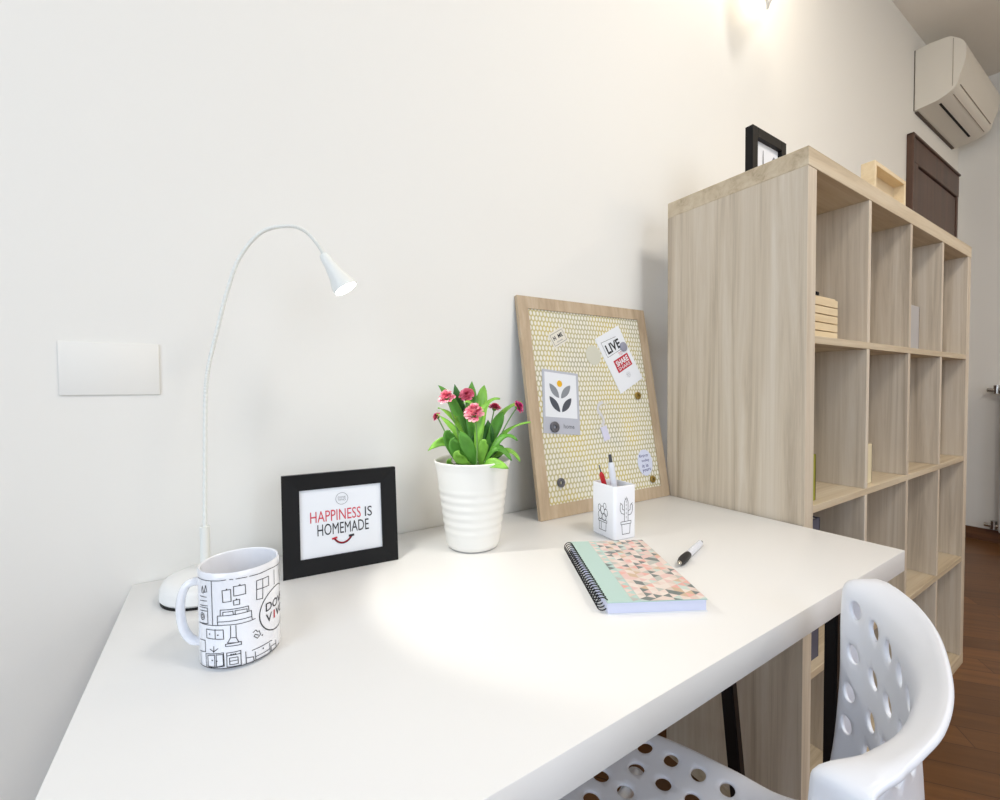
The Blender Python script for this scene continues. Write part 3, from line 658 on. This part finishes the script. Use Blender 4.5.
bm = bmesh.new(); lathe(bm, [(0, 0), (.029, 0), (.029, .0012), (0, .0012)], 32); bmesh.ops.scale(bm, vec=(.92, 1.15, 1), verts=bm.verts); link('card', bm, mat('pale blue tag', (214, 218, 236), .6), o)
bm = bmesh.new()
for k, (t_, a, b) in enumerate((('Enjoy', -.019, .014), ('today', -.013, .016), ('it is', -.013, .010), ('yours', -.014, .017))): text(bm, t_, a, b, .013-k*.0125, .0215-k*.0125, flatmap, 0, R(4), .01, .0014)
link('lettering', bm, mat('blue ink', (62, 66, 130), .6), o)
o = thing('ribbon', 'thin translucent ribbon with a pale tag hanging in the middle of the board', 'ribbon', onboard(.214, .20, 0, .0018))
bm = bmesh.new(); q = cr_pts([(.012, .052, 0), (-.004, .046, 0), (-.008, .03, 0), (.002, .018, 0), (.006, .004, 0), (-.002, -.006, 0)], 6)
for a, b in zip(q, q[1:]):
    n = Vector((-(b-a).y, (b-a).x, 0)).normalized()*.004; bm.faces.new([bm.verts.new(p+Vector((0, 0, .0005))) for p in (a-n, b-n, b+n, a+n)])
tube(bm, [(0.004, .04, .0003), (.05, .058, .0003)], .0006, 4)
bmesh.ops.recalc_face_normals(bm, faces=bm.faces[:]); link('strap', bm, M_glassy, o)
bm = bmesh.new(); box(bm, -.011, .010, -.043, -.008, .0002, .0015, .0005); bmesh.ops.rotate(bm, verts=bm.verts, cent=(0, 0, 0), matrix=Matrix.Rotation(R(14), 3, 'Z')); link('pendant', bm, mat('lilac tag', (214, 212, 232), .5), o)

# ------------------------------------------------------------------ potted flowers
PX, PY = .382, .694
pl = thing('potted_flowers', 'pink flowering plant in a white ribbed pot between the frames', 'potted plant', T(PX, PY, DZ))
bm = bmesh.new()
prof = [(0, 0), (.040, 0), (.0455, .003), (.048, .008)]
for k in range(1, 40):
    z = .008+k*.0035
    if z > .150: break
    r = .048+(.067-.048)*(z-.008)/.146
    rib = .0009*math.sin((z-.03)*2*PI/.0145) if .030 < z < .112 else 0
    prof.append((r+rib, z))
prof += [(.0680, .152), (.0690, .156), (.0675, .1575), (.0655, .156), (.0645, .150), (.0625, .140), (.0615, .139), (.0, .139)]
lathe(bm, prof, 64)
for v in bm.verts:      # relief of the ribs breaks off around the pot
    r = math.hypot(v.co.x, v.co.y)
link('pot', bm, M_pot, pl, 50)
bm = bmesh.new(); lathe(bm, [(.0612, .1395), (.05, .143), (.03, .146), (0, .147)], 32); link('soil', bm, M_soil, pl, 80)
rnd = random.Random(4)
M_leaf = [mat('leaf green', (94, 156, 58), .45, spec=.4, Subsurface_Weight=.0), mat('fresh leaf green', (134, 192, 72), .45), mat('deep leaf green', (54, 112, 40), .5)]
for m_ in M_leaf:
    tcn = nd(m_, 'ShaderNodeTexCoord'); nn = nd(m_, 'ShaderNodeTexNoise'); nn.inputs['Scale'].default_value = 60; ln(m_, tcn.outputs['Object'], nn.inputs['Vector'])
    c0 = bsdf(m_).inputs['Base Color'].default_value[:]; mxn = nd(m_, 'ShaderNodeMixRGB', blend_type='OVERLAY'); mxn.inputs['Fac'].default_value = .35; mxn.inputs['Color1'].default_value = c0
    ln(m_, nn.outputs['Fac'], mxn.inputs['Color2']); ln(m_, mxn.outputs['Color'], bsdf(m_).inputs['Base Color'])
M_stem = mat('stem green', (112, 150, 84), .5)
# view-aligned design axes only used to spread the foliage: lateral e1, away e2
e1 = Vector((.871, -.491, 0)); e2 = Vector((.491, .871, 0))
def leaf(base, mid, end, wd, mi, side=None):
    """arched strap leaf; points given as (lateral, away, height)"""
    cv = lambda p: e1*p[0]+e2*p[1]+Vector((0, 0, p[2]))
    a, b, c = cv(base), cv(mid), cv(end); n = 14; bm = bmesh.new(); rows = []
    for i in range(n+1):
        t = i/n; p = a*(1-t)**2+b*2*t*(1-t)+c*t*t; d = (b-a)*2*(1-t)+(c-b)*2*t; d.normalize()
        sdv = d.cross(side if side is not None else Vector((0, 0, 1)))
        if sdv.length < .2: sdv = d.cross(-e2)
        sdv.normalize(); nr = sdv.cross(d).normalized()
        wv = wd*.88*(max(0, math.sin(PI*min(1, .06+t**1.15*.94))))**.75+.0006
        wv *= (1 if t < .9 else (1-(t-.9)*6))
        rows.append([bm.verts.new(p+sdv*wv*s+nr*(abs(s)*wv*.35+.0015*math.sin(t*9+s*2))) for s in (-1, -.5, 0, .5, 1)])
    for r0, r1 in zip(rows, rows[1:]):
        for k in range(4): bm.faces.new((r0[k], r0[k+1], r1[k+1], r1[k]))
    o = link('leaf', bm, M_leaf[mi], pl, 80)
    s = o.modifiers.new('t', 'SOLIDIFY'); s.thickness = .0006
# scale near the plant: one photo pixel is about 1.8 mm
k_ = .00178
def q(px, py, aw=0): return ((px-474)*k_, aw, .145+(466-py)*k_*1.0)
V2 = Vector
leaves = [
 # base px, mid px, end px, half width, shade, away depth (base, end), facing side vector
 ((459, 464), (455, 425), (430, 449), .0095, 1, (0, -.02), 'f'), ((457, 464), (448, 430), (452, 428), .012, 0, (-.01, -.03), 'f'),
 ((468, 464), (452, 442), (458, 434), .011, 0, (-.03, -.04), 'f'), ((478, 465), (470, 440), (462, 428), .012, 0, (-.045, -.05), 'f'),
 ((472, 463), (455, 452), (462, 446), .009, 1, (-.05, -.055), 'f'), ((466, 464), (464, 430), (440, 412), .007, 1, (-.02, -.03), 's'),
 ((470, 460), (462, 415), (441, 406), .008, 1, (0, -.03), 's'), ((474, 458), (460, 400), (440, 384), .009, 0, (.02, .0), 'f'),
 ((472, 458), (462, 410), (456, 383), .011, 2, (.02, .02), 'f'), ((478, 458), (472, 410), (474, 380), .013, 0, (.0, .02), 'f'),
 ((480, 460), (482, 400), (487, 384), .012, 1, (.01, .02), 'f'), ((478, 458), (482, 395), (502, 398), .010, 1, (-.01, -.02), 's'),
 ((484, 460), (478, 392), (466, 402), .007, 1, (.0, -.03), 's'), ((488, 460), (500, 420), (506, 412), .011, 0, (.02, .01), 'f'),
 ((490, 462), (498, 408), (526, 402), .009, 1, (.03, .02), 's'), ((492, 462), (505, 425), (533, 422), .006, 1, (.01, -.01), 's'),
 ((490, 464), (505, 425), (519, 440), .009, 0, (-.01, -.02), 's'), ((488, 464), (498, 435), (512, 458), .010, 0, (-.03, -.04), 's'),
 ((496, 462), (512, 442), (522, 462), .008, 1, (.0, -.01), 's'), ((484, 466), (484, 436), (488, 438), .009, 1, (-.045, -.05), 'f'),
 ((484, 463), (474, 440), (478, 434), .010, 2, (.0, .0), 'f'), ((494, 464), (500, 440), (497, 445), .011, 2, (.01, .0), 'f'),
 ((470, 463), (462, 445), (466, 440), .010, 2, (.02, .02), 'f'), ((500, 462), (506, 450), (500, 448), .010, 2, (.02, .02), 'f'),
 ((480, 462), (484, 440), (480, 425), .012, 2, (.02, .02), 'f'), ((488, 462), (492, 440), (490, 420), .012, 2, (.02, .01), 'f'),
 ((464, 462), (456, 440), (460, 424), .011, 2, (.03, .03), 'f'), ((452, 465), (448, 460), (454, 455), .005, 1, (-.03, -.035), 'f'),
 ((486, 464), (492, 455), (508, 463), .010, 1, (-.058, -.066), 'u'),
]
for b0_, m0_, e0_, wd, mi, (da, de), sd_ in leaves:
    side = {'f': e2*-1.0, 's': (Vector((0, 0, 1))-e2*.5).normalized(), 'u': (Vector((0, 0, .7))-e2).normalized()}[sd_]
    base = q(*b0_, da*.6); leaf((base[0]*.8, base[1], base[2]), q(*m0_, (da+de)/2), q(*e0_, de), wd, mi, side)
M_pk = [mat('pink petals', (242, 128, 156), .6), mat('light pink petals', (252, 184, 192), .6), mat('magenta petals', (220, 62, 142), .6), mat('deep rose petals', (222, 92, 118), .6)]
def flower(base, mid, head, size, pal, tilt, squash=.55):
    cv = lambda p: e1*p[0]+e2*p[1]+Vector((0, 0, p[2]))
    a, b, c = cv(base), cv(mid), cv(head)
    bm = bmesh.new(); tube(bm, [a*(1-t)**2+b*2*t*(1-t)+c*t*t for t in [i/10 for i in range(11)]], [.0014, .0011], 8)
    st = link('flower_stem', bm, M_stem, pl, 80)
    axis = (e1*tilt[0]+e2*tilt[1]+Vector((0, 0, tilt[2]))).normalized()
    Mh = Matrix.Translation(c) @ axis.to_track_quat('Z', 'Y').to_matrix().to_4x4()
    bm = bmesh.new(); rr = random.Random(int(size*1e5)+int(head[0]*1e4))
    for ring, (cnt, lift, el) in enumerate(((16, .0, 8), (15, .12, 26), (12, .22, 44), (9, .3, 62), (6, .34, 78))):
        for k in range(cnt):
            an = 2*PI*(k+rr.random()*.5)/cnt+ring; e = R(el+rr.uniform(-7, 7)); Ln = size*(1-.11*ring)*rr.uniform(.9, 1.08); wd = size*.24
            d = Vector((math.cos(an)*math.cos(e), math.sin(an)*math.cos(e), math.sin(e)*.9)); s_ = Vector((-math.sin(an), math.cos(an), 0)); nr = s_.cross(d)
            org = Vector((0, 0, size*lift)); rows = []
            for i in range(5):
                t = i/4; wv = wd*(.25, .7, 1, .95, .55)[i]
                p = org+d*Ln*t-nr*size*.12*math.sin(PI*t*.8)
                rows.append([bm.verts.new(p+s_*wv*x_+nr*(-abs(x_)*wv*.3)+nr*rr.uniform(-.03, .03)*size) for x_ in (-1, 0, 1)])
            mi = pal[rr.randrange(len(pal))]
            for r0, r1 in zip(rows, rows[1:]):
                for k2 in range(2): f = bm.faces.new((r0[k2], r0[k2+1], r1[k2+1], r1[k2])); f.material_index = mi
    bmesh.ops.scale(bm, vec=(1, 1, squash/.55), verts=bm.verts)
    link('flower_head', bm, M_pk, st, 180, Mh)
    bm = bmesh.new(); lathe(bm, [(0, -.004), (.003, -.003), (size*.35, .0), (size*.3, .003), (0, .004)], 14); link('calyx', bm, M_leaf[0], st, 60, Mh)
flower(q(478, 464, -.045), q(480, 430, -.05), q(476.5, 415, -.055), .0185, (0, 1, 1, 0), (-.1, -.6, 1), .85)
flower(q(466, 462, -.02), q(458, 420, -.02), q(450, 399, -.025), .0155, (0, 0, 1), (-.25, -.55, 1), .75)
flower(q(472, 460, .0), q(470, 420, .015), q(469, 395, .01), .0150, (3, 0, 3), (-.2, -.7, .5), .55)
flower(q(492, 462, -.01), q(504, 428, .0), q(520, 407, .0), .0130, (2, 2, 0), (.75, -.35, .5), .5)
flower(q(488, 460, .02), q(492, 430, .02), q(497, 409, .015), .0135, (3, 3, 2), (.2, -.2, 1), .5)
flower(q(462, 462, .0), q(448, 435, .0), q(439, 416, .0), .0095, (0, 2, 3), (-.7, -.3, .5), .5)

# ------------------------------------------------------------------ pen cup
CMx = T(.6375, .594, DZ, R(-6))
cup = thing('pen_cup', 'square white pen cup with cactus line drawings holding pens', 'pen cup', CMx)
cw, cdp, chh = .0265, .033, .1005
def rsq(w_, d_, r_, z, n=5):
    return [Vector((sx*(w_-r_)+r_*math.cos(a), sy*(d_-r_)+r_*math.sin(a), z)) for (sx, sy, a0) in ((1, 1, 0), (-1, 1, PI/2), (-1, -1, PI), (1, -1, 1.5*PI)) for a in [a0+PI/2*i/n for i in range(n+1)]]
bm = bmesh.new(); ringz = [(0, 0, .004, True)]
rings = []
for dw, z in ((-.0015, 0), (0, .0015), (0, chh-.001), (-.0006, chh), (-.0026, chh), (-.003, chh-.001), (-.003, .004)):
    rings.append([bm.verts.new(v) for v in rsq(cw+dw, cdp+dw, .006+dw*.8, z)])
bm.faces.new(rings[0][::-1]); bm.faces.new(rings[-1])
for a, b in zip(rings, rings[1:]):
    for i in range(len(a)): j = (i+1) % len(a); bm.faces.new((a[i], a[j], b[j], b[i]))
link('body', bm, M_ceramic, cup, 40)
fr_ = lambda x, y, h: (x, -cdp-.0003-h, y)
lf_ = lambda x, y, h: (-cw-.0003-h, -x, y)
bm = bmesh.new(); lw = .0010
# tall cactus on the front face
def cactus(fn, x, y, s, lean=0):
    f2 = lambda a, b, h: fn(x+a*s, y+b*s, h)
    S_ = lambda p, c=False, w_=lw: strip(bm, p, w_/s, f2, 0, c, step=1)
    S_([(-.0075, 0), (.0065, 0), (.0075, .0145), (-.0085, .0145)], True); S_([(-.0100, .0145), (.0090, .0145), (.0092, .0185), (-.0102, .0185)], True)
    S_([(-.0035, .0185), (-.0035, .047), (-.002, .0505), (0, .0515), (.002, .0505), (.0035, .047), (.0035, .0185)])
    S_([(-.0035, .029), (-.009, .031), (-.0115, .036), (-.0115, .043), (-.0095, .0455), (-.0072, .043), (-.0072, .037), (-.0035, .035)])
    S_([(.0035, .027), (.009, .028), (.0118, .033), (.0118, .041), (.0098, .0435), (.0076, .041), (.0076, .035), (.0035, .033)])
    for yy in (.023, .029, .035, .041, .046): S_([(0, yy), (0, yy+.003)], w_=lw*.8)
    for a, b in ((-.002, .0525), (0, .0545), (.002, .0525), (-.0115, .047), (.0118, .045)): S_([(a*.9, b-.002), (a, b)], w_=lw*.8)
cactus(fr_, .0015, .010, 1.28)
f3 = lambda a, b, h: lf_(a, b, h)
S3 = lambda p, c=False: strip(bm, p, lw, f3, 0, c, step=1)
S3([(-.010, .012), (.009, .012), (.010, .028), (-.010, .028)], True); S3([(-.004, .014), (-.004, .026)]); S3([(-.012, .028), (.012, .028), (.012, .032), (-.012, .032)], True)
for cx_, cy_, rx, ry in ((-.007, .040, .006, .008), (.004, .038, .006, .007), (.009, .047, .005, .007), (-.001, .050, .006, .008), (-.009, .054, .004, .006), (.006, .059, .004, .006)):
    S3(circle(cx_, cy_, rx, 10, ry), True)
link('printed_drawing', bm, M_ink, cup)
def pen(name, label, base, top, parts):
    """parts: list of (t0,t1,r0,r1,material,name) along the axis"""
    base = Vector(base); top = Vector(top); ax = top-base; L = ax.length
    Mp = Matrix.Translation(base) @ ax.to_track_quat('Z', 'Y').to_matrix().to_4x4()
    o = thing(name, label, 'pen', Mp)
    for t0, t1, r0, r1, m_, nm in parts:
        bm = bmesh.new()
        if isinstance(r0, list): lathe(bm, [(0, t0*L)]+[(r, (t0+(t1-t0)*i/(len(r0)-1))*L) for i, r in enumerate(r0)]+[(0, t1*L)], 20)
        else: lathe(bm, [(0, t0*L), (r0, t0*L), (r1, t1*L), (0, t1*L)], 20)
        link(nm, bm, m_, o, 40)
    return o
M_redp = mat('red pen plastic', (186, 24, 34), .3); M_dkp = mat('dark grey pen plastic', (60, 60, 66), .35)
M_wpen = mat('white pen plastic', (222, 224, 232), .25)
zb = DZ+.005
pen('pen', 'red pen with a thin metal tip standing in the pen cup', (.652, .60, zb), (.616, .612, DZ+.136), [(0, .84, [.004, .0048, .0048], 0, M_redp, 'barrel'), (.84, .88, .0045, .002, M_redp, 'collar'), (.88, .985, .0012, .0010, M_dkp, 'metal_tip')])
pen('pen', 'white clicker pen standing tallest in the pen cup', (.645, .585, zb), (.6315, .598, DZ+.155), [(0, .84, [.004, .0062, .0062], 0, M_wpen, 'barrel'), (.84, .9, .0062, .0045, M_wpen, 'collar'), (.9, 1, .0034, .003, M_dkp, 'button')])
o = pen('pen', 'dark grey pen lying low inside the pen cup', (.628, .577, zb), (.652, .606, DZ+.1015), [(0, 1, [.002, .0045, .0045], 0, M_dkp, 'barrel')])

# ------------------------------------------------------------------ notebook
NM = frame((.399, .386, DZ), (.873, -.487, 0), (.487, .873, 0))
nbk = thing('notebook', 'spiral notebook with mint and pink triangle cover lying on the desk', 'notebook', NM)
NW, NL, NH = .132, .217, .016
M_page = mat('page block', (214, 218, 240), .6)
bm = bmesh.new(); box(bm, .004, NW-.001, .001, NL-.001, .0012, NH-.0012, .0003, 1); link('page_block', bm, M_page, nbk)
bm = bmesh.new(); box(bm, .003, NW, 0, NL, 0, .0011); link('back_cover', bm, M_paper, nbk)
cols = [(224, 206, 198), (222, 190, 184), (214, 198, 188), (186, 186, 180), (118, 126, 124), (226, 214, 206), (224, 172, 162), (196, 208, 202), (204, 178, 152)]
M_tri = [mat('mint cover', (180, 206, 200), .5)]+[mat('cover triangle', c, .5) for c in cols]
bm = bmesh.new(); box(bm, .003, NW, 0, NL, NH-.0011, NH); 
rr = random.Random(9); th_ = .0108; tw = .0120
def clipx(p): return (max(.036, min(NW-.0004, p[0])), max(.0004, min(NL-.0004, p[1])))
ny = int(NL/tw)+2; nx = int((NW-.03)/th_)+1
for i in range(nx):
    for j in range(-1, ny*2):
        x0 = .036+i*th_; x1 = x0+th_; yc = j*tw/2
        tri = [(x0, yc), (x0, yc+tw), (x1, yc+tw/2)] if (i+j) % 2 == 0 else [(x1, yc), (x1, yc+tw), (x0, yc+tw/2)]
        if i == 0 and (i+j) % 2 == 1: continue
        t3 = [clipx(p) for p in tri]
        if len({(round(a, 5), round(b, 5)) for a, b in t3}) < 3: continue
        (ax_, ay_), (bx_, by_), (cx_, cy_) = t3
        if abs((bx_-ax_)*(cy_-ay_)-(cx_-ax_)*(by_-ay_)) < 1e-7: continue
        f = poly(bm, t3, flatmap, 1+rr.choices(range(9), (5, 4, 4, 3, 4.2, 4, 2.5, 2, 1.6))[0], NH+.0002)
link('front_cover', bm, M_tri, nbk)
bm = bmesh.new(); cy0 = NH/2
def coil(y):
    pts = [(.0+.0078*math.cos(a)-.001, y+.0028*(a/(2*PI)), cy0+.0022+.0086*math.sin(a)) for a in [2*PI*i/16 for i in range(17)]]
    tube(bm, pts, .00075, 6)
for k in range(27):
    y = .006+k*.0076
    coil(y); 
bmesh.ops.translate(bm, verts=bm.verts, vec=(0, 0, .0006))
link('spiral_binding', bm, M_black, nbk, 60)

# ------------------------------------------------------------------ loose pen
a = Vector((.598, .424, DZ+.0068)); b = Vector((.720, .4625, DZ+.0068))
pen('pen', 'white ballpoint pen with black rubber grip lying beside the notebook', a, b, [(0, .07, [.0012, .0028, .0036], 0, M_chrome, 'tip'), (.07, .40, [.0040, .0062, .0067, .0064, .0056], 0, mat('black rubber', (26, 25, 28), .5), 'grip'), (.40, .93, [.0054, .0055, .0055, .0050], 0, M_wpen, 'barrel'), (.93, 1.0, [.003, .003, .0026], 0, M_dkp, 'button')])
pn = [o for o in col.objects if o.type == 'EMPTY' and 'rubber grip' in str(o.get('label', ''))][0]
bm = bmesh.new(); box(bm, -.0018, .0018, .0045, .0062, .075, .118, .0006); link('clip', bm, M_wpen, pn)
